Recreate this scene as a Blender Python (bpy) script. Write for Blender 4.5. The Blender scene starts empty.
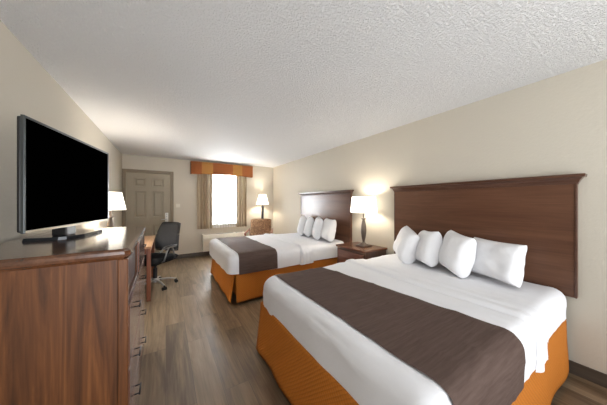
import bpy, bmesh, math, random
from mathutils import Vector, Matrix, noise
random.seed(7)
S = bpy.context.scene
COL = S.collection
R = math.radians

# ------------------------------------------------------------------ camera
cam_data = bpy.data.cameras.new('camera')
cam = bpy.data.objects.new('camera', cam_data); COL.objects.link(cam)
cam_data.sensor_width = 36.0
cam_data.lens = 36.0 * 220.0 / 607.0
cam_data.clip_start = 0.02
cam.location = (0, 0, 1.375)
cam.rotation_euler = (R(90), 0, -R(32.0))
S.camera = cam

# ------------------------------------------------------------------ world, lights, exposure
S.view_settings.view_transform = 'Standard'
S.view_settings.look = 'None'
S.view_settings.gamma = 1.0
S.view_settings.use_curve_mapping = False
S.view_settings.exposure = 0.22
world = bpy.data.worlds.new('daylight'); S.world = world
world.use_nodes = True
wb = world.node_tree.nodes['Background']
wb.inputs[0].default_value = (0.93, 0.97, 1.0, 1)
wb.inputs[1].default_value = 0.85

def area(name, loc, rot, sx, sy, power, colour):
    l = bpy.data.lights.new(name, 'AREA'); l.shape = 'RECTANGLE'
    l.size = sx; l.size_y = sy; l.energy = power; l.color = colour
    o = bpy.data.objects.new(name, l); COL.objects.link(o)
    o.location = loc; o.rotation_euler = rot
    return o
# daylight coming in through the window at the back
area('window_daylight', (1.36, 6.75, 1.55), (R(-118), 0, 0), 1.1, 1.6, 500, (0.93, 0.97, 1.0))
# unseen fill lights added behind the viewpoint to brighten room and ceiling
# first one far back shining forward, second nearer and tilted at the ceiling
area('rear_fill', (0.98, -4.6, 0.5), (R(98), 0, 0), 4.5, 2.6, 185, (0.96, 0.98, 1.0))
area('ceiling_fill', (0.98, -0.85, 1.3), (R(135), 0, 0), 2.6, 0.8, 25, (0.98, 0.99, 1.0))

# ------------------------------------------------------------------ materials
def lin(c):
    def f(v):
        v /= 255.0
        return v / 12.92 if v <= 0.04045 else ((v + 0.055) / 1.055) ** 2.4
    return (f(c[0]), f(c[1]), f(c[2]), 1.0)

class Mat:
    def __init__(s, name, rgb=(200, 200, 200), rough=0.6, metal=0.0, spec=0.5):
        m = bpy.data.materials.new(name); m.use_nodes = True
        s.m = m; s.nt = m.node_tree; s.b = s.nt.nodes['Principled BSDF']
        s.b.inputs['Base Color'].default_value = lin(rgb)
        s.b.inputs['Roughness'].default_value = rough
        s.b.inputs['Metallic'].default_value = metal
        s.b.inputs['Specular IOR Level'].default_value = spec
    def n(s, t): return s.nt.nodes.new(t)
    def l(s, a, b): s.nt.links.new(a, b)
    def coords(s, scale, rot=(0, 0, 0)):
        tc = s.n('ShaderNodeTexCoord'); mp = s.n('ShaderNodeMapping')
        mp.inputs['Scale'].default_value = scale; mp.inputs['Rotation'].default_value = rot
        s.l(tc.outputs['Object'], mp.inputs['Vector']); return mp.outputs['Vector']
    def noise(s, vec, scale, detail=4, rough=0.5, dist=0.0):
        n = s.n('ShaderNodeTexNoise'); s.l(vec, n.inputs['Vector'])
        n.inputs['Scale'].default_value = scale; n.inputs['Detail'].default_value = detail
        n.inputs['Roughness'].default_value = rough; n.inputs['Distortion'].default_value = dist
        return n.outputs['Fac']
    def ramp(s, fac, stops):
        r = s.n('ShaderNodeValToRGB'); s.l(fac, r.inputs['Fac'])
        e = r.color_ramp.elements
        while len(e) > 2: e.remove(e[-1])
        for i, (p, c) in enumerate(stops):
            el = e[i] if i < 2 else e.new(p)
            el.position = p; el.color = lin(c)
        return r.outputs['Color']
    def bump(s, h, strength=0.3, dist=0.01):
        b = s.n('ShaderNodeBump'); s.l(h, b.inputs['Height'])
        b.inputs['Strength'].default_value = strength; b.inputs['Distance'].default_value = dist
        s.l(b.outputs['Normal'], s.b.inputs['Normal'])
    def math(s, op, a, b=None):
        n = s.n('ShaderNodeMath'); n.operation = op
        for i, v in enumerate((a, b)):
            if v is None: continue
            if isinstance(v, (int, float)): n.inputs[i].default_value = v
            else: s.l(v, n.inputs[i])
        return n.outputs[0]

def wood(name, dark, mid, light, grain='z', rough=0.3, scale=1.0, spec=0.5, coat=0.0):
    M = Mat(name, mid, rough, spec=spec)
    M.b.inputs['Coat Weight'].default_value = coat; M.b.inputs['Coat Roughness'].default_value = 0.12
    st = {'x': (1.2, 14, 14), 'y': (14, 1.2, 14), 'z': (14, 14, 1.2)}[grain]
    v = M.coords(tuple(a * scale for a in st))
    a = M.noise(v, 1.0, 6, 0.6, 1.2)
    st2 = {'x': (3, 90, 90), 'y': (90, 3, 90), 'z': (90, 90, 3)}[grain]
    b = M.noise(M.coords(st2), 1.0, 2, 0.5)
    mixf = M.math('ADD', M.math('MULTIPLY', a, 0.75), M.math('MULTIPLY', b, 0.25))
    c = M.ramp(mixf, [(0.32, dark), (0.52, mid), (0.70, light)])
    M.l(c, M.b.inputs['Base Color'])
    M.bump(b, 0.05, 0.002)
    return M.m

def plaster(name, rgb, scale, strength, dist):
    M = Mat(name, rgb, 0.85, spec=0.2)
    v = M.coords((1, 1, 1))
    M.bump(M.noise(v, scale, 3, 0.6), strength, dist)
    return M.m

M_WALL = plaster('painted_plaster', (197, 190, 176), 45, 0.30, 0.006)
def popcorn():
    M = Mat('popcorn_ceiling', (240, 239, 238), 0.65, spec=0.2)
    v = M.coords((1, 1, 1))
    a = M.noise(v, 68, 3, 0.75)
    r = M.n('ShaderNodeMapRange'); M.l(a, r.inputs['Value'])
    r.inputs['From Min'].default_value = 0.42; r.inputs['From Max'].default_value = 0.66
    M.bump(r.outputs[0], 0.9, 0.013)
    return M.m
M_CEIL = popcorn()

def floor_mat():
    M = Mat('plank_floor', (140, 125, 108), 0.36, spec=0.45)
    tc = M.n('ShaderNodeTexCoord')
    mp = M.n('ShaderNodeMapping'); mp.inputs['Rotation'].default_value = (0, 0, R(90))
    M.l(tc.outputs['Object'], mp.inputs['Vector'])
    br = M.n('ShaderNodeTexBrick'); M.l(mp.outputs['Vector'], br.inputs['Vector'])
    br.inputs['Scale'].default_value = 1.0
    br.inputs['Brick Width'].default_value = 1.22; br.inputs['Row Height'].default_value = 0.18
    br.inputs['Mortar Size'].default_value = 0.0016; br.inputs['Mortar Smooth'].default_value = 0.2
    br.offset = 0.37; br.inputs['Bias'].default_value = 0.0
    br.inputs['Color1'].default_value = (0.15, 0.15, 0.15, 1); br.inputs['Color2'].default_value = (0.85, 0.85, 0.85, 1)
    br.inputs['Mortar'].default_value = (0, 0, 0, 1)
    # shift the grain from plank to plank
    sep = M.n('ShaderNodeSeparateColor'); M.l(br.outputs['Color'], sep.inputs[0])
    cb = M.n('ShaderNodeCombineXYZ'); M.l(M.math('MULTIPLY', sep.outputs[0], 13.0), cb.inputs[0]); M.l(M.math('MULTIPLY', sep.outputs[0], 7.0), cb.inputs[1])
    va = M.n('ShaderNodeVectorMath'); va.operation = 'ADD'
    M.l(tc.outputs['Object'], va.inputs[0]); M.l(cb.outputs[0], va.inputs[1])
    m2 = M.n('ShaderNodeMapping'); m2.inputs['Scale'].default_value = (9, 1.1, 9); M.l(va.outputs[0], m2.inputs['Vector'])
    a = M.noise(m2.outputs['Vector'], 1.0, 6, 0.6, 1.0)
    m3 = M.n('ShaderNodeMapping'); m3.inputs['Scale'].default_value = (70, 2.5, 9); M.l(va.outputs[0], m3.inputs['Vector'])
    b = M.noise(m3.outputs['Vector'], 1.0, 3, 0.5, 0.3)
    f = M.math('ADD', M.math('ADD', M.math('MULTIPLY', a, 0.6), M.math('MULTIPLY', b, 0.25)), M.math('MULTIPLY', sep.outputs[0], 0.15))
    c = M.ramp(f, [(0.36, (84, 67, 50)), (0.50, (122, 103, 80)), (0.66, (155, 136, 111))])
    mx = M.n('ShaderNodeMix'); mx.data_type = 'RGBA'
    M.l(br.outputs['Fac'], mx.inputs['Factor']); M.l(c, mx.inputs['A']); mx.inputs['B'].default_value = lin((78, 66, 54))
    M.l(mx.outputs['Result'], M.b.inputs['Base Color'])
    M.bump(M.math('SUBTRACT', b, br.outputs['Fac']), 0.12, 0.002)
    return M.m
M_FLOOR = floor_mat()
M_BASE = wood('baseboard_vinyl', (66, 57, 48), (80, 70, 60), (92, 81, 71), 'y', 0.5)
M_DOOR = Mat('door_paint', (152, 143, 126), 0.55, spec=0.3).m
M_DFRAME = Mat('door_frame_paint', (128, 116, 98), 0.5, spec=0.3).m
M_WOOD_Z = wood('cherry_wood_upright_grain', (56, 31, 14), (98, 58, 29), (132, 84, 46), 'z', 0.42, spec=0.3)
M_WOOD_Y = wood('cherry_wood_long_grain', (66, 38, 22), (92, 56, 34), (112, 72, 46), 'y', 0.2, coat=0.8)
M_DRAWER = wood('drawer_front_wood', (96, 62, 50), (118, 80, 66), (136, 96, 80), 'y', 0.22, coat=0.6)
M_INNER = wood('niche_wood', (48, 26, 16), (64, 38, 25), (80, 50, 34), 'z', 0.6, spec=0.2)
M_HEAD = wood('headboard_mahogany', (72, 46, 33), (94, 63, 46), (110, 77, 58), 'y', 0.3, 0.35, spec=0.3)
M_HEADT = wood('headboard_moulding_wood', (62, 38, 28), (80, 52, 38), (94, 63, 48), 'y', 0.28)
M_NIGHT = wood('nightstand_wood', (74, 46, 32), (100, 64, 46), (122, 82, 62), 'y', 0.25)
M_NIGHTS = wood('nightstand_side_wood', (62, 40, 30), (84, 57, 43), (100, 70, 54), 'z', 0.3)
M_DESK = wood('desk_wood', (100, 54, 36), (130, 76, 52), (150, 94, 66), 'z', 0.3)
M_DESKT = wood('desk_top_lit_wood', (150, 112, 82), (178, 140, 108), (196, 160, 128), 'y', 0.3)  # paler than the legs: light reflected off the top is put into the colour
M_BLACK = Mat('black_plastic', (26, 26, 28), 0.4).m
M_SCREEN = Mat('tv_screen_glass', (1, 1, 1), 0.3, spec=0.0).m
M_BEZEL = Mat('tv_gunmetal_bezel', (82, 86, 88), 0.28, 0.7).m
M_CHAMP = Mat('tv_champagne_trim', (176, 164, 146), 0.3, 0.7).m
M_STAND = Mat('tv_stand_glass', (44, 48, 54), 0.12, 0.2).m
M_CHROME = Mat('brushed_metal', (190, 190, 192), 0.28, 0.9).m
M_DARKMET = Mat('dark_handle_metal', (36, 36, 40), 0.5, 0.4).m
M_PEWTER = Mat('pewter_lamp_metal', (100, 90, 82), 0.34, 0.8).m
M_WHITEP = Mat('white_plastic', (226, 224, 216), 0.45).m
M_PTAC = Mat('cream_plastic', (218, 213, 200), 0.5).m
M_GREYP = Mat('grey_slot_plastic', (130, 128, 120), 0.6).m

def cloth(name, rgb, rough=0.9, weave=0.1, scale=350, wr=0.0):
    M = Mat(name, rgb, rough, spec=0.15)
    v = M.coords((1, 1, 1))
    h = M.noise(v, scale, 2, 0.5)
    if wr: h = M.math('ADD', M.math('MULTIPLY', h, 0.15), M.noise(v, 9, 4, 0.55, 0.8))
    M.bump(h, wr if wr else weave, 0.02 if wr else 0.002)
    return M
M_SHEET = cloth('white_cotton', (233, 233, 236), 0.9, wr=0.16).m
M_PILLOW = cloth('white_pillowcase', (236, 236, 238), 0.9, wr=0.18).m
def runner_mat():
    M = cloth('brown_runner_fabric', (92, 76, 70))
    v = M.coords((5, 90, 60))
    a = M.noise(v, 1.0, 4, 0.6)
    M.l(M.ramp(a, [(0.30, (80, 64, 58)), (0.70, (96, 80, 73))]), M.b.inputs['Base Color'])
    return M.m
M_RUN = runner_mat()
def quilt_mat():
    M = Mat('orange_quilted_fabric', (200, 118, 34), 0.75, spec=0.2)
    tc = M.n('ShaderNodeTexCoord'); sp = M.n('ShaderNodeSeparateXYZ'); M.l(tc.outputs['Object'], sp.inputs[0])
    h = M.math('ADD', sp.outputs[0], sp.outputs[1])
    k = math.pi / 0.028
    a = M.math('ABSOLUTE', M.math('SINE', M.math('MULTIPLY', M.math('ADD', h, sp.outputs[2]), k)))
    b = M.math('ABSOLUTE', M.math('SINE', M.math('MULTIPLY', M.math('SUBTRACT', h, sp.outputs[2]), k)))
    q = M.math('POWER', M.math('MULTIPLY', a, b), 0.5)
    M.bump(q, 0.7, 0.006)
    M.l(M.ramp(q, [(0.0, (168, 98, 32)), (0.55, (194, 117, 42))]), M.b.inputs['Base Color'])
    return M.m
M_QUILT = quilt_mat()
def curtain_mat():
    M = cloth('beige_curtain_fabric', (178, 162, 138))
    v = M.coords((11, 1, 0.15))
    a = M.noise(v, 1.0, 3, 0.5)
    M.l(M.ramp(a, [(0.35, (146, 128, 106)), (0.5, (184, 167, 143)), (0.66, (204, 190, 168))]), M.b.inputs['Base Color'])
    return M.m
M_CURT = curtain_mat()
M_VAL_O = cloth('valance_rust_fabric', (138, 82, 46)).m
M_VAL_G = cloth('valance_gold_fabric', (160, 114, 62)).m
def sheer():
    M = Mat('sheer_white_fabric', (250, 250, 250), 0.9)
    out = M.nt.nodes['Material Output']
    tr = M.n('ShaderNodeBsdfTransparent'); tl = M.n('ShaderNodeBsdfTranslucent')
    tl.inputs[0].default_value = (0.95, 0.95, 0.95, 1)
    m1 = M.n('ShaderNodeMixShader'); m1.inputs[0].default_value = 0.25
    M.l(tl.outputs[0], m1.inputs[1]); M.l(tr.outputs[0], m1.inputs[2])
    m2 = M.n('ShaderNodeMixShader'); m2.inputs[0].default_value = 0.2
    M.l(m1.outputs[0], m2.inputs[1]); M.l(M.b.outputs[0], m2.inputs[2])
    M.l(m2.outputs[0], out.inputs['Surface'])
    return M.m
M_SHEER = sheer()
def glass():
    M = Mat('window_glass', (255, 255, 255), 0.02)
    out = M.nt.nodes['Material Output']
    tr = M.n('ShaderNodeBsdfTransparent'); g = M.n('ShaderNodeBsdfGlossy'); g.inputs['Roughness'].default_value = 0.02
    m = M.n('ShaderNodeMixShader'); m.inputs[0].default_value = 0.06
    M.l(tr.outputs[0], m.inputs[1]); M.l(g.outputs[0], m.inputs[2]); M.l(m.outputs[0], out.inputs['Surface'])
    return M.m
M_GLASS = glass()
def shade_mat():
    M = Mat('lit_lampshade_linen', (250, 242, 225), 0.9)
    M.b.inputs['Emission Color'].default_value = (1.0, 0.93, 0.82, 1)
    M.b.inputs['Emission Strength'].default_value = 1.8
    return M.m
M_SHADE = shade_mat()
def bulb_mat():
    M = Mat('lit_bulb', (255, 245, 225), 0.5)
    M.b.inputs['Emission Color'].default_value = (1.0, 0.85, 0.62, 1)
    M.b.inputs['Emission Strength'].default_value = 12
    return M.m
M_BULB = bulb_mat()
def armchair_fabric():
    M = cloth('patterned_brown_upholstery', (140, 104, 78))
    v = M.coords((1, 1, 1))
    a = M.noise(v, 38, 2, 0.5, 2.0)
    M.l(M.ramp(a, [(0.42, (96, 70, 52)), (0.5, (136, 104, 78)), (0.62, (172, 140, 108))]), M.b.inputs['Base Color'])
    return M.m
M_ARMF = armchair_fabric()
M_ARMMET = Mat('grey_arm_metal', (128, 130, 134), 0.35, 0.8).m
M_MESH = cloth('charcoal_chair_mesh', (62, 64, 68), 0.8, 0.4, 500).m
M_SEATF = cloth('black_seat_fabric', (34, 35, 38), 0.85).m

# ------------------------------------------------------------------ mesh helpers
def bm_new(): return bmesh.new()
def box(bm, x0, x1, y0, y1, z0, z1, bev=0.0, seg=2):
    r = bmesh.ops.create_cube(bm, size=1.0)
    vs = r['verts']
    for v in vs:
        v.co = Vector((x0 + (v.co.x + .5) * (x1 - x0), y0 + (v.co.y + .5) * (y1 - y0), z0 + (v.co.z + .5) * (z1 - z0)))
    if bev:
        es = list({e for v in vs for e in v.link_edges})
        bmesh.ops.bevel(bm, geom=es, offset=bev, segments=seg, profile=0.5, affect='EDGES')
def lathe(bm, prof, cx=0, cy=0, seg=40, cap=True):
    rings = []
    for r, z in prof:
        rings.append([bm.verts.new((cx + r * math.cos(2 * math.pi * i / seg), cy + r * math.sin(2 * math.pi * i / seg), z)) for i in range(seg)])
    for a, b in zip(rings, rings[1:]):
        for i in range(seg):
            j = (i + 1) % seg
            bm.faces.new((a[i], a[j], b[j], b[i]))
    if cap:
        bm.faces.new(list(reversed(rings[0]))); bm.faces.new(rings[-1])
def tube(bm, pts, rad, seg=10, flat=1.0):
    """tube along pts; rad number or list; flat squashes the second cross axis"""
    pts = [Vector(p) for p in pts]
    rads = rad if isinstance(rad, (list, tuple)) else [rad] * len(pts)
    rings = []
    for i, p in enumerate(pts):
        t = (pts[min(i + 1, len(pts) - 1)] - pts[max(i - 1, 0)]).normalized()
        up = Vector((0, 0, 1)) if abs(t.z) < 0.95 else Vector((0, 1, 0))
        a = t.cross(up).normalized(); b = a.cross(t).normalized()
        rings.append([bm.verts.new(p + a * math.cos(2 * math.pi * k / seg) * rads[i] + b * math.sin(2 * math.pi * k / seg) * rads[i] * flat) for k in range(seg)])
    for a, b in zip(rings, rings[1:]):
        for i in range(seg):
            j = (i + 1) % seg
            bm.faces.new((a[i], a[j], b[j], b[i]))
    bm.faces.new(list(reversed(rings[0]))); bm.faces.new(rings[-1])
def grid(bm, nu, nv, f):
    V = [[bm.verts.new(f(i / nu, j / nv)) for j in range(nv + 1)] for i in range(nu + 1)]
    for i in range(nu):
        for j in range(nv):
            bm.faces.new((V[i][j], V[i + 1][j], V[i + 1][j + 1], V[i][j + 1]))
    return V
def obj(name, bm, mat, parent=None, smooth=False, thick=0.0, recalc=True, ang=None):
    if recalc: bmesh.ops.recalc_face_normals(bm, faces=bm.faces)
    me = bpy.data.meshes.new(name); bm.to_mesh(me); bm.free()
    if smooth:
        for p in me.polygons: p.use_smooth = True
        if ang is not None and hasattr(me, 'set_sharp_from_angle'): me.set_sharp_from_angle(angle=R(ang))
    mats = mat if isinstance(mat, (list, tuple)) else [mat]
    for m in mats: me.materials.append(m)
    o = bpy.data.objects.new(name, me); COL.objects.link(o)
    if parent: o.parent = parent
    if thick:
        md = o.modifiers.new('thickness', 'SOLIDIFY'); md.thickness = thick; md.offset = 0
    return o
def tag(o, label=None, cat=None, group=None, kind=None):
    if label: o['label'] = label
    if cat: o['category'] = cat
    if group: o['group'] = group
    if kind: o['kind'] = kind
    return o
def thing(name, label, cat, loc=(0, 0, 0), rz=0, group=None):
    o = bpy.data.objects.new(name, None); COL.objects.link(o)
    o.location = loc; o.rotation_euler = (0, 0, rz); o.empty_display_size = 0.1
    return tag(o, label, cat, group)
def struct(name, bm, mat, parent=None, label=None):
    o = obj(name, bm, mat, parent)
    if not parent: o['kind'] = 'structure'
    if label: o['label'] = label
    return o
def bx(name, mat, parent, *a, **k):
    bm = bm_new(); box(bm, *a, **k); return obj(name, bm, mat, parent)
def copy_tree(o, parent=None):
    c = o.copy(); COL.objects.link(c); c.parent = parent
    for ch in list(o.children): copy_tree(ch, c)
    return c
def nz(x, y, z, s=1.0): return noise.noise(Vector((x * s, y * s, z * s)))

# ------------------------------------------------------------------ the room
XL, XR, YB, YF, H = -0.82, 2.776, 6.2, -0.9, 2.44
WX0, WX1, WZ0, WZ1 = 0.96, 1.72, 0.82, 2.22
T = 0.12
bm = bm_new(); box(bm, XL - T, XR + T, YF, YB + T, -0.08, 0); struct('floor', bm, M_FLOOR, label='grey brown wood plank floor')
bm = bm_new(); box(bm, XL - T, XR + T, YF, YB + T, H, H + 0.08); struct('ceiling', bm, M_CEIL, label='white textured ceiling')
bm = bm_new(); box(bm, XL - T, XL, YF, YB + T, 0, H); struct('wall_left', bm, M_WALL)
bm = bm_new(); box(bm, XR, XR + T, YF, YB + T, 0, H); struct('wall_right', bm, M_WALL)
bm = bm_new()
box(bm, XL, WX0, YB, YB + T, 0, H); box(bm, WX1, XR, YB, YB + T, 0, H)
box(bm, WX0, WX1, YB, YB + T, 0, WZ0); box(bm, WX0, WX1, YB, YB + T, WZ1, H)
struct('wall_back', bm, M_WALL)
def baseboard(name, *a):
    bm = bm_new(); box(bm, *a, bev=0.004); return struct(name, bm, M_BASE)
baseboard('baseboard_right', XR - 0.014, XR, YF, YB, 0, 0.10)
baseboard('baseboard_left', XL, XL + 0.014, YF, YB - 0.04, 0, 0.10)
baseboard('baseboard_back', 0.156, XR - 0.015, YB - 0.014, YB, 0, 0.10)

# window
win = bpy.data.objects.new('window_1', None); COL.objects.link(win); win.location = (0, 0, 0); win['kind'] = 'structure'
bm = bm_new(); fw = 0.04
for (a, b, c, d) in ((WX0, WX0 + fw, WZ0, WZ1), (WX1 - fw, WX1, WZ0, WZ1), (WX0 + fw, WX1 - fw, WZ0, WZ0 + fw), (WX0 + fw, WX1 - fw, WZ1 - fw, WZ1), (WX0 + fw, WX1 - fw, 1.50, 1.53)):
    box(bm, a, b, YB + 0.04, YB + 0.09, c, d)
obj('window_frame', bm, M_WHITEP, win)
bx('window_pane', M_GLASS, win, WX0 + fw, WX1 - fw, YB + 0.062, YB + 0.068, WZ0 + fw, WZ1 - fw)
bx('window_sill', M_WHITEP, win, WX0 - 0.03, WX1 + 0.03, YB - 0.03, YB + 0.04, WZ0 - 0.02, WZ0, bev=0.004)

# door
DX0, DX1, DZ = -0.745, 0.085, 2.045
door = bpy.data.objects.new('door_1', None); COL.objects.link(door); door['kind'] = 'structure'; door.location = (0, YB, 0)
def dbx(name, mat, *a, **k): return bx(name, mat, door, *a, **k)
bm = bm_new()
box(bm, DX0 - 0.068, DX0 - 0.002, -0.05, 0, 0, DZ + 0.07, bev=0.006)
box(bm, DX1 + 0.002, DX1 + 0.068, -0.05, 0, 0, DZ + 0.07, bev=0.006)
box(bm, DX0 - 0.002, DX1 + 0.002, -0.05, 0, DZ + 0.003, DZ + 0.07, bev=0.006)
obj('door_frame', bm, M_DFRAME, door)
PZ = ((0.20, 0.86), (1.04, 1.63), (1.74, 1.93))
bm = bm_new(); LF = -0.030
for a, b in ((DX0, -0.60), (-0.385, -0.265), (-0.05, DX1)): box(bm, a, b, LF, 0, 0.008, DZ)
for a, b in ((-0.60, -0.385), (-0.265, -0.05)):
    for c, d in ((0.008, 0.20), (0.86, 1.04), (1.63, 1.74), (1.93, DZ)): box(bm, a, b, LF, 0, c, d)
obj('door_leaf', bm, M_DOOR, door)
def door_panel(x0, x1, z0, z1):
    bm = bm_new()
    def ring(ins, y): return [bm.verts.new((x, y, z)) for x, z in ((x0 + ins, z0 + ins), (x1 - ins, z0 + ins), (x1 - ins, z1 - ins), (x0 + ins, z1 - ins))]
    rs = [ring(0, LF), ring(0.004, -0.012), ring(0.020, -0.008), ring(0.026, -0.010), ring(0.046, -0.024)]
    for a, b in zip(rs, rs[1:]):
        for i in range(4):
            j = (i + 1) % 4; bm.faces.new((a[i], a[j], b[j], b[i]))
    bm.faces.new(rs[-1])
    obj('door_panel', bm, M_DOOR, door)
for xa, xb in ((-0.60, -0.385), (-0.265, -0.05)):
    door_panel(xa, xb, 1.74, 1.93); door_panel(xa, xb, 1.04, 1.63); door_panel(xa, xb, 0.20, 0.86)
dbx('lock_plate', M_WHITEP, -0.02, 0.045, -0.054, -0.030, 0.86, 1.13, bev=0.006)
bm = bm_new(); tube(bm, [(0.012, -0.05, 0.98), (0.012, -0.09, 0.98), (-0.01, -0.097, 0.98), (-0.10, -0.097, 0.975)], 0.010)
h = obj('door_handle', bm, M_CHROME, door, smooth=True); h['label'] = 'satin metal lever handle'
bm = bm_new()
for z in (1.08, 1.03): box(bm, 0.000, 0.026, -0.057, -0.054, z, z + 0.03)
obj('keyhole_cover', bm, M_CHROME, door)
# light switch
sw = thing('light_switch', 'small cream light switch plate on the back wall beside the door', 'light switch', (0.25, YB, 1.30))
bx('switch_plate', M_PTAC, sw, -0.045, 0.045, -0.007, 0, -0.045, 0.045, bev=0.003)
for sx in (-0.02, 0.02): bx('toggle', M_WHITEP, sw, sx - 0.008, sx + 0.008, -0.016, -0.007, -0.014, 0.014, bev=0.002)

# ------------------------------------------------------------------ valance, curtains, air conditioner
val = thing('window_valance', 'rust and gold striped box valance above the window', 'valance', (0, YB, 0))
vb = [(0.52, 0.765, 0), (0.765, 1.03, 1), (1.03, 1.535, 0), (1.535, 1.79, 1), (1.79, 2.09, 0)]
VY = -0.14
def vbot(x):
    t = (x - 0.52) / 1.57
    return 2.095 - 0.008 + 0.022 * math.sin(t * math.pi) - 0.010 * abs(math.sin(t * math.pi * 5))
for x0, x1, g in vb:
    bm = bm_new(); n = 14
    F = []; B = []
    for i in range(n + 1):
        x = x0 + (x1 - x0) * i / n; zb = vbot(x)
        dy = -0.004 * math.sin(math.pi * i / n)
        F.append([bm.verts.new((x, VY + dy, zb)), bm.verts.new((x, VY + dy, 2.40))])
        B.append([bm.verts.new((x, VY + 0.02, zb)), bm.verts.new((x, VY + 0.02, 2.40))])
    for i in range(n):
        bm.faces.new((F[i][0], F[i + 1][0], F[i + 1][1], F[i][1])); bm.faces.new((B[i][0], B[i][1], B[i + 1][1], B[i + 1][0]))
        bm.faces.new((F[i][1], F[i + 1][1], B[i + 1][1], B[i][1])); bm.faces.new((F[i][0], B[i][0], B[i + 1][0], F[i + 1][0]))
    for i in (0, n): bm.faces.new((F[i][0], F[i][1], B[i][1], B[i][0]))
    o = obj('valance_panel', bm, M_VAL_G if g else M_VAL_O, val)
    o['label'] = 'gold striped panel' if g else 'rust coloured panel'
for xs in (0.52, 2.07): bx('valance_return', M_VAL_O, val, xs, xs + 0.02, VY + 0.021, 0, 2.09, 2.40)
bx('valance_top_board', M_VAL_O, val, 0.541, 2.069, VY + 0.021, 0, 2.385, 2.40)

def curtain(name, label, x0, x1, z0, z1, y, folds, amp, mat, cat, group=None, thick=0.004):
    bm = bm_new(); nx = folds * 12
    def f(u, v):
        x = x0 + (x1 - x0) * u; z = z0 + (z1 - z0) * v
        w = amp * (0.75 + 0.25 * (1 - v)) * math.sin(u * folds * 2 * math.pi + 0.5 * nz(u * 3, 0, v * 2)) + amp * 0.5 * nz(u * 5, 1.3, v * 1.2)
        x += 0.012 * nz(u * 2, 7, v * 3)
        return (x, y + w, z)
    grid(bm, nx, 16, f)
    o = obj(name, bm, mat, None, smooth=True, thick=thick)
    return tag(o, label, cat, group)
curtain('window_curtain', 'wide beige striped curtain panel left of the bright window', 0.66, 1.03, 0.70, 2.36, YB - 0.088, 5, 0.026, M_CURT, 'curtain', 'curtains at the window')
curtain('window_curtain', 'narrow beige curtain panel right of the bright window, nearer the corner lamp', 1.64, 1.93, 0.70, 2.36, YB - 0.088, 4, 0.026, M_CURT, 'curtain', 'curtains at the window')
curtain('sheer_curtain', 'thin white sheer curtain glowing across the window', 1.00, 1.68, 0.705, 2.34, YB - 0.040, 10, 0.008, M_SHEER, 'curtain', None, 0.0)

ac = thing('wall_air_conditioner', 'long cream wall air conditioner under the window', 'air conditioner', (0.785, YB, 0))
bm = bm_new()
pr = [(0, 0.14), (-0.20, 0.14), (-0.215, 0.17), (-0.215, 0.47), (-0.185, 0.545), (-0.03, 0.555), (0, 0.555)]
a = [bm.verts.new((0, y, z)) for y, z in pr]; b = [bm.verts.new((1.07, y, z)) for y, z in pr]
for i in range(len(pr)):
    j = (i + 1) % len(pr); bm.faces.new((a[i], a[j], b[j], b[i]))
bm.faces.new(a); bm.faces.new(b)
obj('housing', bm, M_PTAC, ac)
bm = bm_new()
for i in range(13): box(bm, 0.03, 1.04, -0.224, -0.2155, 0.18 + i * 0.021, 0.189 + i * 0.021)
obj('air_grille', bm, M_PTAC, ac)
bm = bm_new()
for i in range(26): box(bm, 0.05 + i * 0.028, 0.066 + i * 0.028, -0.15, -0.06, 0.556, 0.560)
obj('air_outlet', bm, M_GREYP, ac)
bx('control_panel', M_GREYP, ac, 0.83, 1.02, -0.15, -0.05, 0.556, 0.562)

# ------------------------------------------------------------------ lamps
def table_lamp(label, x, y, z, power=16, rb=0.203, rt=0.176):
    t = thing('table_lamp', label, 'lamp', (x, y, z), 0, 'pewter table lamps with white shades')
    bm = bm_new(); box(bm, -0.085, 0.085, -0.085, 0.085, 0, 0.022, bev=0.006)
    lathe(bm, [(0.07, 0.022), (0.066, 0.034), (0.045, 0.04), (0.03, 0.055)]); obj('lamp_base', bm, M_PEWTER, t, smooth=True, ang=35)
    bm = bm_new()
    lathe(bm, [(0.022, 0.055), (0.016, 0.07), (0.018, 0.08), (0.030, 0.13), (0.040, 0.20), (0.042, 0.25), (0.037, 0.31), (0.026, 0.37), (0.018, 0.40), (0.024, 0.405), (0.036, 0.415), (0.036, 0.425), (0.012, 0.43), (0.012, 0.50)])
    obj('lamp_body', bm, M_PEWTER, t, smooth=True, ang=40)
    bm = bm_new()
    lathe(bm, [(rb, 0.512), (rt, 0.752)], cap=False, seg=48)
    obj('lamp_shade', bm, M_SHADE, t, smooth=True, thick=0.003)
    bm = bm_new(); bmesh.ops.create_uvsphere(bm, u_segments=16, v_segments=10, radius=0.03, matrix=Matrix.Translation((0, 0, 0.57)))
    obj('bulb', bm, M_BULB, t, smooth=True)
    bulb_light(t, (x, y, z + 0.64), power)
    return t
def bulb_light(t, loc, power):
    l = bpy.data.lights.new('bulb_light', 'POINT'); l.energy = power; l.color = (1.0, 0.93, 0.83); l.shadow_soft_size = 0.05
    o = bpy.data.objects.new('bulb_light', l); COL.objects.link(o); o.location = loc
table_lamp('lit table lamp on the nightstand between the two beds', 2.55, 2.355, 0.712, 11, 0.197, 0.174)
table_lamp('lit table lamp with white shade showing behind the television', -0.635, 3.90, 0.7625, 40, 0.165, 0.118)
fl = thing('floor_lamp', 'lit lamp on dark post in the corner behind the armchair', 'lamp', (2.33, 5.93, 0.02))
bm = bm_new(); lathe(bm, [(0.13, -0.02), (0.13, 0.015), (0.05, 0.03), (0.022, 0.05)]); obj('lamp_base', bm, M_DARKMET, fl, smooth=True, ang=35)
bm = bm_new(); lathe(bm, [(0.018, 0.05), (0.018, 0.85), (0.034, 0.86), (0.034, 1.25), (0.014, 1.26), (0.012, 1.33)]); obj('lamp_pole', bm, M_DARKMET, fl, smooth=True, ang=35)
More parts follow.
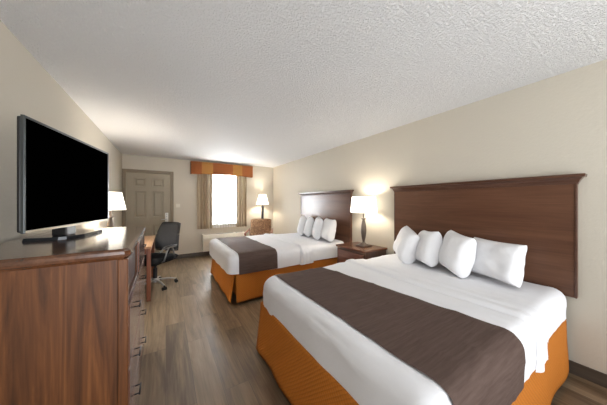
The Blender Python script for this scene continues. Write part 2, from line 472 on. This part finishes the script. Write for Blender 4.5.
bm = bm_new(); lathe(bm, [(0.175, 1.30), (0.10, 1.585)], cap=False, seg=40); obj('lamp_shade', bm, M_SHADE, fl, smooth=True, thick=0.003)
bm = bm_new(); bmesh.ops.create_uvsphere(bm, u_segments=16, v_segments=10, radius=0.03, matrix=Matrix.Translation((0, 0, 1.38))); obj('bulb', bm, M_BULB, fl, smooth=True)
bulb_light(fl, (2.33, 5.93, 1.47), 30)

# ------------------------------------------------------------------ armchair in the corner
ch = thing('armchair', 'brown patterned armchair in the far corner beneath the lamp', 'armchair', (2.09, 5.52, 0), R(-30))
bm = bm_new(); box(bm, -0.27, 0.27, -0.27, 0.25, 0.30, 0.45, bev=0.04, seg=3); obj('seat', bm, M_ARMF, ch, smooth=True)
bm = bm_new()
def fback(u, v):
    x = -0.28 + 0.56 * u; z = 0.46 + 0.47 * v
    return (x * (1 - 0.04 * v), 0.21 + 0.07 * v - 0.03 * (1 - (2 * u - 1) ** 2) , z - 0.03 * abs(2 * u - 1) ** 6 * v)
grid(bm, 14, 10, fback); o = obj('backrest', bm, M_ARMF, ch, smooth=True, thick=0.08)
for s in (-1, 1):
    bm = bm_new(); tube(bm, [(s * 0.31, 0.22, 0.66), (s * 0.32, 0.05, 0.625), (s * 0.325, -0.15, 0.605), (s * 0.32, -0.27, 0.595), (s * 0.315, -0.285, 0.56)], [0.022, 0.028, 0.03, 0.028, 0.02], flat=0.6)
    obj('armrest', bm, M_DESK, ch, smooth=True)
    bm = bm_new(); tube(bm, [(s * 0.315, -0.26, 0.59), (s * 0.30, -0.25, 0.3), (s * 0.295, -0.25, 0.0)], [0.02, 0.022, 0.016]); obj('leg', bm, M_DESK, ch, smooth=True)
    bm = bm_new(); tube(bm, [(s * 0.31, 0.22, 0.66), (s * 0.295, 0.25, 0.35), (s * 0.29, 0.29, 0.0)], [0.018, 0.022, 0.016]); obj('leg', bm, M_DESK, ch, smooth=True)

# ------------------------------------------------------------------ beds
BX0, BX1 = 0.745, 2.715
TOP, RR, CR = 0.672, 0.085, 0.11
def wr(x, y, z):            # wrinkle field shared by everything on a bed
    c = 1 - abs(nz(x * 1.6 + 0.4 * y, y * 0.7 - 0.8 * x, z, 3.2)) * 2      # long soft creases
    return 0.010 * nz(x, y, z, 2.3) + 0.003 * nz(x + 3, y, z, 7.0) + 0.006 * max(0, c) ** 5
def side_wave(s, z, top, hem, amp):
    k = max(0.0, min(1.0, (top - z) / max(1e-4, top - hem)))
    return amp * k * (0.25 * math.sin(s * 11 + 2 * nz(s, 2, 0, 2)) + nz(s, 5, 0, 2.5))
def u_path(x0, y0, y1, r, xh, nside=60, ncor=10, nfoot=44):
    """open U from head along y0 side, foot, back along y1; yields (x, y, nx, ny)"""
    P = []
    for i in range(nside): P.append((xh + (x0 + r - xh) * i / nside, y0, 0, -1))
    for i in range(ncor):
        a = R(270) - R(90) * i / ncor
        P.append((x0 + r + r * math.cos(a), y0 + r + r * math.sin(a), math.cos(a), math.sin(a)))
    for i in range(nfoot): P.append((x0, y0 + r + (y1 - y0 - 2 * r) * i / nfoot, -1, 0))
    for i in range(ncor):
        a = R(180) - R(90) * i / ncor
        P.append((x0 + r + r * math.cos(a), y1 - r + r * math.sin(a), math.cos(a), math.sin(a)))
    for i in range(nside + 1): P.append((x0 + r + (xh - x0 - r) * i / nside, y1, 0, 1))
    return P
def drape(bm, x0, y0, y1, xh, top, hem, rr, cr, amp=0.008, inset_top=True, hemf=None):
    prof = []
    nz_ = 8
    for i in range(nz_ + 1): prof.append((0.0, hem + (top - rr - hem) * i / nz_, i / nz_))
    for i in range(1, 9):
        a = R(90) * i / 8; prof.append((rr * (1 - math.cos(a)), top - rr + rr * math.sin(a), 1))
    half = (y1 - y0) / 2
    n = 16
    for i in range(1, n + 1): prof.append((rr + (half - rr - 0.004) * i / n, top, 1))
    rings = []
    for ins, z, k in prof:
        P = u_path(x0 + ins, y0 + ins, y1 - ins, max(cr - ins * 0.9, 0.003), xh)
        ring = []
        for idx, (x, y, nx, ny) in enumerate(P):
            s = x * 1.0 + y * 1.7
            zz = z
            if k < 1 and hemf: zz = z + (1 - k) * hemf(x, y)
            w = side_wave(s, zz, top, hem, amp) if ins < rr * 0.6 else 0
            d = wr(x, y, 0 if ins > rr * .3 else zz)
            if ins < rr: px, py = x + nx * (w + d), y + ny * (w + d)
            else: px, py = x, y
            if ins > 0: zz += d * min(1, ins / rr)
            ring.append(bm.verts.new((px, py, zz)))
        rings.append(ring)
    for a, b in zip(rings, rings[1:]):
        for i in range(len(a) - 1): bm.faces.new((a[i], a[i + 1], b[i + 1], b[i]))
    last = rings[-1]; m = len(last)
    for i in range(m // 2 - 1):
        try: bm.faces.new((last[i], last[i + 1], last[m - 2 - i], last[m - 1 - i]))
        except ValueError: pass
    return rings
def strip(bm, y0, y1, xa, xb, top, hemn, hemf, rr, off, nx=24, amp=0.008, x_of=None, ridge=None, spread=0.0):
    """band laid across a bed: down the near side, over the top, down the far side"""
    prof = []
    for i in range(9): prof.append((y0, hemn + (top - rr - hemn) * i / 8, 0, -1))
    for i in range(1, 9):
        a = R(90) * i / 8; prof.append((y0 + rr * (1 - math.cos(a)), top - rr + rr * math.sin(a), math.sin(a), -math.cos(a)))
    for i in range(1, 49): prof.append((y0 + rr + (y1 - y0 - 2 * rr) * i / 48, top, 1, 0))
    for i in range(1, 9):
        a = R(90) * (1 - i / 8); prof.append((y1 - rr * (1 - math.cos(a)), top - rr + rr * math.sin(a), math.sin(a), math.cos(a)))
    for i in range(1, 9): prof.append((y1, top - rr + (hemf - top + rr) * i / 8, 0, 1))
    rings = []
    for (y, z, nzv, nyv) in prof:
        ring = []
        for i in range(nx + 1):
            x = xa + (xb - xa + spread * min(1, max(0, (y1 - y) / (y1 - y0)))) * i / nx
            if x_of: x += x_of(y, z)
            s = x + y * 1.7
            flat = nzv > 0.99
            hem = hemn if nyv < 0 else hemf
            w = side_wave(s, z, top, hem, amp) if abs(nyv) > 0.5 else 0
            d = wr(x, y, 0 if nzv > .6 else z)
            o2 = off + (ridge(i / nx, y, z) if ridge else 0)
            ring.append(bm.verts.new((x, y + nyv * (w + d + o2), z + nzv * (d + o2) )))
        rings.append(ring)
    for a, b in zip(rings, rings[1:]):
        for i in range(nx): bm.faces.new((a[i], a[i + 1], b[i + 1], b[i]))

def skirt_panel(name, p0, p1, nrm, parent, z1=0.445, flare=0.014, n=40, pleat0=0.0, pleat1=0.0):
    bm = bm_new()
    p0 = Vector(p0); p1 = Vector(p1); nrm = Vector(nrm)
    def f(u, v):
        z = 0.04 + (z1 - 0.04) * v
        p = p0.lerp(p1, u)
        k = (1 - v) ** 1.2
        o = flare * k + 0.006 * k * math.sin(u * 21) + 0.004 * nz(u * 6, v * 2, p0.x + p0.y)
        p = p + nrm * o
        t = (p1 - p0).normalized()
        p += t * (-pleat0 * k * max(0, 1 - u * 6) + pleat1 * k * max(0, 1 - (1 - u) * 6))
        return (p.x, p.y, z + 0.004 * math.sin(u * 9))
    grid(bm, n, 12, f)
    return obj(name, bm, M_QUILT, parent, smooth=True, thick=0.008)

def pillow_mesh(bm, w, h, t, seed, N=22):
    def f(sgn):
        V = []
        for i in range(N + 1):
            row = []
            for j in range(N + 1):
                u = 2 * i / N - 1; v = 2 * j / N - 1
                x = w / 2 * u * (1 - 0.07 * (1 - v * v) ** 0.8 * abs(u) ** 2) ; z = h / 2 * v * (1 - 0.07 * (1 - u * u) * abs(v) ** 2)
                e = max(0.0, (1 - u ** 4) * (1 - v ** 4)) ** 0.46
                th = t / 2 * e * (1.0 - 0.16 * v) * (1 + 0.12 * nz(u + seed, v, sgn, 1.6))
                cr = 0.010 * nz(u * 3 + seed, v * 3, sgn * 2) * e
                # creases running in from corners
                th -= 0.004 * e * max(0, math.sin(6 * math.atan2(v, u) + seed)) * min(1, (u * u + v * v))
                row.append((x + 0.006 * nz(seed, v * 3, 0), sgn * (th + cr), z - 0.10 * h * (1 - v) * 0.0))
            V.append(row)
        return V
    A = f(-1); B = f(1)
    VA = [[bm.verts.new(c) for c in r] for r in A]
    VB = [[None] * (N + 1) for _ in range(N + 1)]
    for i in range(N + 1):
        for j in range(N + 1):
            if i in (0, N) or j in (0, N): VB[i][j] = VA[i][j]; VA[i][j].co.y = 0
            else: VB[i][j] = bm.verts.new(B[i][j])
    for i in range(N):
        for j in range(N):
            bm.faces.new((VA[i][j], VA[i + 1][j], VA[i + 1][j + 1], VA[i][j + 1]))
            bm.faces.new((VB[i][j], VB[i][j + 1], VB[i + 1][j + 1], VB[i + 1][j]))
def pillow(label, x, y, rz, lean, tilt, w, h, t, seed, group, zt):
    bm = bm_new(); pillow_mesh(bm, w, h, t, seed)
    # local: width on X, thickness on Y, height on Z; front face looks to -Y
    bmesh.ops.translate(bm, vec=(0, 0, h / 2 ), verts=bm.verts)
    o = obj('bed_pillow', bm, M_PILLOW, None, smooth=True)
    md = o.modifiers.new('smooth', 'SUBSURF'); md.levels = 1; md.render_levels = 1
    o.location = (x, y, zt)
    o.rotation_mode = 'XYZ'
    o.rotation_euler = (Matrix.Rotation(rz, 4, 'Z') @ Matrix.Rotation(lean, 4, 'X') @ Matrix.Rotation(tilt, 4, 'Y')).to_euler()
    tag(o, label, 'pillow', group)

def bed(yc, which, spread, sdx, kdx):
    y0, y1 = yc - 0.80, yc + 0.80
    t = thing('bed', 'queen bed with orange quilted skirt, ' + which, 'bed', (0, 0, 0), 0, 'two made up hotel beds')
    bx('box_spring', M_QUILT, t, BX0 + 0.06, BX1, y0 + 0.06, y1 - 0.06, 0.10, 0.36, bev=0.02)
    bm = bm_new()
    rg = drape(bm, BX0 + 0.012, y0 + 0.012, y1 - 0.012, BX1, TOP, 0.425, RR, CR, amp=0.004)
    o = obj('mattress', bm, M_SHEET, t, smooth=True); o['label'] = 'white fitted sheet over the mattress'
    skirt_panel('bed_skirt', (BX1, y0 + 0.012 + kdx, 0), (BX0 + kdx + 0.02, y0 + 0.012 + kdx, 0), (0, -1, 0), t, pleat1=-0.01)
    skirt_panel('bed_skirt', (BX0 + kdx + 0.006, y0 + kdx + 0.02, 0), (BX0 + kdx + 0.006, y1 - 0.02, 0), (-1, 0, 0), t, pleat0=-0.022, pleat1=-0.015, flare=0.045)
    skirt_panel('bed_skirt', (BX0 + kdx + 0.02, y1 - 0.012, 0), (BX1, y1 - 0.012, 0), (0, 1, 0), t, pleat0=0.05)
    for xx in (BX0 + 0.12, BX1 - 0.12):
        for yy in (y0 + 0.14, y1 - 0.14):
            bm = bm_new(); lathe(bm, [(0.025, 0), (0.025, 0.10)], xx, yy, 16); obj('bed_leg', bm, M_BLACK, t)
    # top sheet with its turned-back edge
    ts = thing('top_sheet', 'white top sheet tucked over ' + which, 'sheet', (0, 0, 0), 0, 'white top sheets')
    bm = bm_new()
    def hf(x, y): return 0.014 * nz(x, y, 1, 1.6) + 0.012
    drape(bm, BX0 + sdx, y0, y1, 2.00, TOP + 0.010, 0.405, RR, CR, amp=0.010, hemf=hf)
    obj('sheet_cloth', bm, M_SHEET, ts, smooth=True)
    bm = bm_new()
    def rid(u, y, z): 
            side = 1.0 if z < TOP - 0.06 else 0.0
            return (0.020 * math.sin(min(1, u / 0.15) * math.pi / 2) * max(0, 1 - u) ** 0.6 - 0.008 * math.exp(-((u - 0.5) / 0.08) ** 2)) + side * (0.0015 if y < 2.5 else 0.007) * (1 + math.sin(u * 22 + z * 6)) * math.sin(u * math.pi)
    strip(bm, y0, y1, 1.78, 2.035, TOP + 0.010, 0.405, 0.43, RR, 0.0015, nx=24, amp=0.010, ridge=rid, x_of=lambda y, z: 0.03 * nz(y, z, 0, 1.4))
    obj('turned_back_edge', bm, M_SHEET, ts, smooth=True)
    bm = bm_new()
    strip(bm, y0, y1, 0.865 + sdx * .8, 1.395 + sdx * .8, TOP + 0.010, 0.415, 0.415, RR, 0.007, nx=26, amp=0.010, spread=spread)
    o = obj('bed_runner', bm, M_RUN, None, smooth=True)
    tag(o, 'brown textured runner laid across ' + which, 'bed runner', 'brown bed runners')
    return y0, y1
NEAR, FAR = 1.17, 3.735
bed(NEAR, 'the near bed at lower right', 0.17, 0.01, 0.0)
bed(FAR, 'the far bed by the window', 0.03, -0.055, 0.02)
ZP = TOP + 0.012
# rz=-90deg turns the face to -X; positive lean tips the top back to the headboard
def pillows(yc, specs, labels, group):
    for (x, dy, dr, lean, tilt, w, h, t, sd), lb in zip(specs, labels):
        pillow(lb, x, yc + dy, R(-90 + dr), R(-lean), R(tilt), w, h, t, sd, group, ZP)
SP = [(2.47, 0.49, -40, 14, 10, 0.41, 0.385, 0.215, 1.0),
      (2.45, 0.205, -42, 13, -5, 0.40, 0.39, 0.20, 2.3),
      (2.43, -0.08, -40, 12, 4, 0.42, 0.40, 0.20, 3.7),
      (2.48, -0.385, -22, 12, 0, 0.47, 0.36, 0.19, 5.1)]
pillows(NEAR, SP, ['white pillow on the near bed, closest to the nightstand', 'white pillow on the near bed, second from the nightstand', 'white pillow on the near bed, third from the nightstand and overlapping the last one', 'white pillow on the near bed, farthest from the nightstand, face turned to the viewer'], 'pillows on the near bed')
SP2 = [(2.47, 0.36, -28, 12, 3, 0.42, 0.42, 0.165, 6.0),
       (2.46, 0.07, -28, 12, -3, 0.42, 0.41, 0.165, 7.3),
       (2.46, -0.24, -28, 12, 3, 0.42, 0.42, 0.165, 8.7),
       (2.47, -0.56, -18, 13, 0, 0.44, 0.41, 0.19, 9.1)]
pillows(FAR, SP2, ['white pillow on the far bed, closest to the window wall', 'white pillow on the far bed, second from the window wall', 'white pillow on the far bed, third from the window wall', 'white pillow on the far bed, closest to the nightstand'], 'pillows on the far bed')

# headboards
def headboard(yc, label, hw=0.82):
    t = thing('headboard', label, 'headboard', (0, 0, 0), 0, 'dark wood headboards on the right wall')
    y0, y1 = yc - hw, yc + hw
    bx('headboard_panel', M_HEAD, t, 2.735, XR - 0.002, y0, y1, 0.62, 1.53, bev=0.004)
    bx('stile', M_HEADT, t, 2.729, 2.735, y0, y0 + 0.012, 0.62, 1.53, bev=0.002)
    bx('stile', M_HEADT, t, 2.729, 2.735, y1 - 0.012, y1, 0.62, 1.53, bev=0.002)
    bm = bm_new(); rings = []
    for o_, z in ((0.002, 1.520), (0.005, 1.524), (0.005, 1.532), (0.009, 1.537), (0.014, 1.552), (0.024, 1.566), (0.028, 1.572), (0.042, 1.575), (0.044, 1.594), (0.040, 1.598)):
        rings.append([bm.verts.new(c) for c in ((XR - 0.002, y0 - o_, z), (2.735 - o_, y0 - o_, z), (2.735 - o_, y1 + o_, z), (XR - 0.002, y1 + o_, z))])
    for a, b in zip(rings, rings[1:]):
        for i in range(4):
            j = (i + 1) % 4; bm.faces.new((a[i], a[j], b[j], b[i]))
    bm.faces.new(rings[0]); bm.faces.new(rings[-1])
    obj('crown_moulding', bm, M_HEADT, t)
headboard(1.14, 'wide dark wood headboard behind the near bed', 0.815)
headboard(3.66, 'dark wood headboard behind the far bed', 0.835)

# ------------------------------------------------------------------ nightstand
ns = thing('nightstand', 'dark cherry wood nightstand between the two beds', 'nightstand', (2.30, 2.10, 0))
W, D = 0.57, XR - 2.30 - 0.02
bx('nightstand_top', M_NIGHT, ns, -0.018, D, -0.018, W + 0.018, 0.682, 0.712, bev=0.008)
bx('side_panel', M_NIGHTS, ns, 0.0, D - 0.01, 0, 0.02, 0, 0.682)
bx('side_panel', M_NIGHTS, ns, 0.0, D - 0.01, W - 0.02, W, 0, 0.682)
bx('back_panel', M_NIGHTS, ns, D - 0.03, D - 0.012, 0.021, W - 0.021, 0.06, 0.68)
bx('bottom_shelf', M_NIGHTS, ns, 0.01, D - 0.031, 0.021, W - 0.021, 0.08, 0.10)
bx('face_rail', M_NIGHTS, ns, 0.0, 0.018, 0.021, W - 0.021, 0.655, 0.681)
bx('face_rail', M_NIGHTS, ns, 0.0, 0.018, 0.021, W - 0.021, 0.03, 0.079)
for z0, z1 in ((0.40, 0.65), (0.115, 0.385)):
    d = bx('drawer', M_DRAWER, ns, -0.014, 0.17, 0.03, W - 0.03, z0, z1, bev=0.005)
    bm = bm_new(); zc = (z0 + z1) / 2
    tube(bm, [(-0.014, W / 2 - 0.05, zc), (-0.04, W / 2 - 0.05, zc), (-0.043, W / 2, zc), (-0.04, W / 2 + 0.05, zc), (-0.014, W / 2 + 0.05, zc)], 0.005)
    obj('drawer_handle', bm, M_DARKMET, d, smooth=True)

# ------------------------------------------------------------------ tall dresser
dr = thing('dresser', 'tall red brown wooden dresser with drawers under the television', 'dresser', (0, 0, 0))
dx0, dx1, dy0, dy1, dz = XL + 0.055, -0.158, 1.375, 2.64, 1.14
pv = Vector((dx1, dy0, 0)); rr_ = Matrix.Rotation(R(0.9), 3, 'Z'); dr.rotation_euler = (0, 0, R(0.9)); dr.location = pv - rr_ @ pv
# top slab with a bevelled moulding on three sides
bm = bm_new(); rings = []
for o_, z in ((-0.004, 1.098), (0.002, 1.106), (0.008, 1.112), (0.010, 1.124), (0.008, 1.138), (-0.006, 1.148)):
    c = 0.022
    x1_ = dx1 + o_; a0 = dy0 - o_; a1 = dy1 + o_
    rings.append([bm.verts.new(p) for p in ((dx0, a0, z), (x1_ - c, a0, z), (x1_, a0 + c, z), (x1_, a1 - c, z), (x1_ - c, a1, z), (dx0, a1, z))])
for a, b in zip(rings, rings[1:]):
    for i in range(6):
        j = (i + 1) % 6; bm.faces.new((a[i], a[j], b[j], b[i]))
bm.faces.new(rings[0]); bm.faces.new(rings[-1])
o = obj('dresser_top', bm, M_WOOD_Y, dr)
bx('side_panel', M_WOOD_Z, dr, dx0, dx1 - 0.042, dy0 + 0.012, dy0 + 0.032, 0.0, 1.097)
bx('side_panel', M_WOOD_Z, dr, dx0, dx1 - 0.042, dy1 - 0.032, dy1 - 0.012, 0.0, 1.097)
for a0 in (dy0 + 0.010, dy1 - 0.040): bx('corner_post', M_WOOD_Z, dr, dx1 - 0.0415, dx1 - 0.002, a0, a0 + 0.03, 0.0, 1.097, bev=0.004)
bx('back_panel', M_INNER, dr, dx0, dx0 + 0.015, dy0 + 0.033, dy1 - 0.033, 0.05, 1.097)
ym = 2.0
bx('centre_divider', M_WOOD_Z, dr, dx0 + 0.016, dx1 - 0.008, ym - 0.01, ym + 0.01, 0.05, 1.097)
bx('niche_shelf', M_WOOD_Z, dr, dx0 + 0.016, dx1 - 0.008, dy0 + 0.033, ym - 0.011, 0.855, 0.875)
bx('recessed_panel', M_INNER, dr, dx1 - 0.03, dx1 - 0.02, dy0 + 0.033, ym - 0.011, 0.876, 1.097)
bx('plinth', M_WOOD_Z, dr, dx1 - 0.05, dx1 - 0.02, dy0 + 0.037, dy1 - 0.037, 0.0, 0.06)
def drawer(ya, yb, z0, z1):
    d = bx('drawer', M_DRAWER, dr, dx1 - 0.024, dx1 + 0.002, ya, yb, z0, z1, bev=0.004)
    yc, zc = (ya + yb) / 2 + 0.04, z0 + (z1 - z0) * 0.62
    bm = bm_new(); X = dx1 + 0.002
    for yy in (yc - 0.04, yc + 0.04): tube(bm, [(X, yy, zc), (X + 0.022, yy, zc)], 0.004, 8)
    tube(bm, [(X + 0.022, yc - 0.05, zc), (X + 0.022, yc + 0.05, zc)], 0.0045, 8)
    obj('drawer_handle', bm, M_DARKMET, d, smooth=True)
for z0, z1 in ((0.07, 0.262), (0.274, 0.524), (0.536, 0.852)):
    drawer(dy0 + 0.040, ym - 0.006, z0, z1); drawer(ym + 0.006, dy1 - 0.040, z0, z1)
drawer(ym + 0.006, dy1 - 0.040, 0.864, 1.09)

# ------------------------------------------------------------------ television
tv = thing('television', 'black flat screen television on a glass foot on the dresser', 'television', (-0.494, 2.01, 1.1485), R(-10.5))
# local: X is the viewing normal (towards the room), Y along the screen
L2, z0, z1 = 0.437, 0.078, 0.642
bm = bm_new(); box(bm, -0.026, -0.006, -L2 + 0.006, L2 - 0.006, z0 + 0.004, z1 - 0.004, bev=0.008); obj('back_shell', bm, M_BLACK, tv)
bm = bm_new(); b_ = 0.011
for (a, b, c, d) in ((-L2, -L2 + b_, z0, z1), (L2 - b_, L2, z0, z1), (-L2 + b_, L2 - b_, z1 - b_, z1)):
    box(bm, -0.008, 0.006, a, b, c, d, bev=0.002)
obj('bezel', bm, M_BEZEL, tv)
o = bx('bottom_trim', M_CHAMP, tv, -0.008, 0.007, -L2 + b_, L2 - b_, z0, z0 + 0.013, bev=0.002); o['label'] = 'champagne coloured bottom trim'
bx('screen', M_SCREEN, tv, -0.004, 0.002, -L2 + b_, L2 - b_, z0 + 0.013, z1 - b_)
bx('stand_neck', M_BLACK, tv, -0.10, -0.028, -0.05, 0.05, 0.018, z0 + 0.03, bev=0.006)
bm = bm_new()
pts = [(-0.19, -0.12), (-0.035, -0.12), (-0.005, -0.10), (0.03, 0.02), (0.028, 0.27), (0.01, 0.29), (-0.19, 0.25)]
a = [bm.verts.new((x, y, 0.0)) for x, y in pts]; b = [bm.verts.new((x * 0.97, y * 0.98, 0.018)) for x, y in pts]
for i in range(len(pts)):
    j = (i + 1) % len(pts); bm.faces.new((a[i], a[j], b[j], b[i]))
bm.faces.new(a); bm.faces.new(b)
obj('stand_base', bm, M_STAND, tv)

# ------------------------------------------------------------------ desk
dk = thing('desk', 'wooden writing desk along the left wall beyond the dresser', 'desk', (XL + 0.015, 3.72, 0))
DW, DL = 0.635, 1.25
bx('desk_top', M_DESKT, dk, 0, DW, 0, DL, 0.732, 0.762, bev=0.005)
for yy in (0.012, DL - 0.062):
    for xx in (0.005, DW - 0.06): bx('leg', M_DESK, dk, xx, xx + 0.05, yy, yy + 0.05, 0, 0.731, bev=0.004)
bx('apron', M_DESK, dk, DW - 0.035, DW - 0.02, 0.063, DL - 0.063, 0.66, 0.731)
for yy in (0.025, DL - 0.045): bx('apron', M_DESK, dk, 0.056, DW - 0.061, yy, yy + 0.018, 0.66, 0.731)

# ------------------------------------------------------------------ office chair
oc = thing('office_chair', 'black mesh office chair with metal arms at the desk', 'chair', (-0.15, 4.35, 0), R(-42))
# local: sitter looks to -Y
base = None
bm = bm_new()
lathe(bm, [(0.045, 0.075), (0.045, 0.125), (0.034, 0.14)], seg=24)
for k in range(5):
    a = R(-65 + 72 * k + 42); d = Vector((math.cos(a), math.sin(a), 0))
    tube(bm, [d * 0.03 + Vector((0, 0, 0.11)), d * 0.17 + Vector((0, 0, 0.102)), d * 0.30 + Vector((0, 0, 0.072))], [0.026, 0.022, 0.015], 10, 0.55)
obj('star_base', bm, M_CHROME, oc, smooth=True, ang=50)
for k in range(5):
    a = R(-65 + 72 * k + 42); d = Vector((math.cos(a), math.sin(a), 0)); p = d * 0.30
    n = Vector((-d.y, d.x, 0))
    bm = bm_new()
    tube(bm, [p + Vector((0, 0, 0.075)), p + Vector((0, 0, 0.045))], 0.009, 8)
    for s in (-1, 1): tube(bm, [p + n * s * 0.008 + Vector((0, 0, 0.027)), p + n * s * 0.028 + Vector((0, 0, 0.027))], 0.027, 18)
    obj('caster', bm, M_BLACK, oc, smooth=True, ang=40)
bm = bm_new(); lathe(bm, [(0.030, 0.14), (0.030, 0.30), (0.018, 0.305), (0.018, 0.42), (0.07, 0.425), (0.09, 0.445)], seg=24); obj('gas_lift', bm, M_BLACK, oc, smooth=True, ang=40)
bm = bm_new()
def fs(u, v):
    x = (u - .5) * 0.48; y = (v - .5) * 0.47
    e = 1 - 0.10 * (abs(2 * u - 1) ** 4) * (abs(2 * v - 1) ** 2)
    z = 0.475 - 0.035 * max(0, (0.25 - v)) * 4 * 0.5 - 0.012 * (1 - (2 * u - 1) ** 2) - 0.02 * abs(2 * u - 1) ** 6 - 0.02 * abs(2 * v - 1) ** 6
    return (x * e, y * e, z)
grid(bm, 18, 18, fs); obj('seat', bm, M_SEATF, oc, smooth=True, thick=0.085)
def backpt(u, v, o_=0.0):
    w = 0.215 - 0.035 * v + 0.02 * math.sin(v * math.pi)
    x = (2 * u - 1) * w
    y = 0.215 + 0.10 * v ** 1.3 - 0.05 * math.sin(v * math.pi) * 0.6 - 0.035 * (1 - (2 * u - 1) ** 2) + o_ + 0.03
    return (x, y - 0.0, 0.555 + 0.465 * v - 0.02 * abs(2 * u - 1) ** 5 * v)
bm = bm_new(); grid(bm, 16, 20, lambda u, v: backpt(0.03 + 0.94 * u, 0.03 + 0.94 * v)); bk = obj('backrest', bm, M_MESH, oc, smooth=True, thick=0.006)
bm = bm_new()
lp = [backpt(i / 12, 0) for i in range(12)] + [backpt(1, i / 14) for i in range(14)] + [backpt(1 - i / 12, 1) for i in range(12)] + [backpt(0, 1 - i / 14) for i in range(15)]
tube(bm, lp, 0.013, 8); obj('back_frame', bm, M_BLACK, bk, smooth=True)
bm = bm_new(); grid(bm, 10, 6, lambda u, v: backpt(0.06 + 0.88 * u, 0.10 + 0.22 * v, 0.012)); obj('lumbar_support', bm, M_SEATF, bk, smooth=True, thick=0.014)
bm = bm_new(); tube(bm, [(0, 0.12, 0.44), (0, 0.24, 0.44), (0, 0.285, 0.50), (0, 0.272, 0.60)], [0.028, 0.026, 0.024, 0.02], 10, 0.6); obj('back_bracket', bm, M_BLACK, oc, smooth=True)
for s in (-1, 1):
    bm = bm_new()
    tube(bm, [(s * 0.22, -0.11, 0.455), (s * 0.255, -0.10, 0.47), (s * 0.27, -0.06, 0.60), (s * 0.272, -0.02, 0.665)], [0.012, 0.013, 0.013, 0.012], 10)
    tube(bm, [(s * 0.22, 0.13, 0.455), (s * 0.255, 0.12, 0.47), (s * 0.27, 0.08, 0.60), (s * 0.272, 0.05, 0.665)], [0.012, 0.013, 0.013, 0.012], 10)
    tube(bm, [(s * 0.272, -0.20, 0.625), (s * 0.272, -0.12, 0.662), (s * 0.272, 0.0, 0.676), (s * 0.272, 0.13, 0.668)], [0.012, 0.015, 0.016, 0.014], 10)
    bmesh.ops.translate(bm, vec=(0, 0, -0.02), verts=bm.verts); ar = obj('armrest', bm, M_ARMMET, oc, smooth=True, ang=60)
    bm = bm_new()
    tube(bm, [(s * 0.272, -0.14, 0.674), (s * 0.272, -0.06, 0.692), (s * 0.272, 0.05, 0.696), (s * 0.272, 0.14, 0.684)], [0.022, 0.03, 0.03, 0.022], 12, 0.35)
    bmesh.ops.translate(bm, vec=(0, 0, -0.02), verts=bm.verts); obj('arm_pad', bm, M_BLACK, ar, smooth=True)
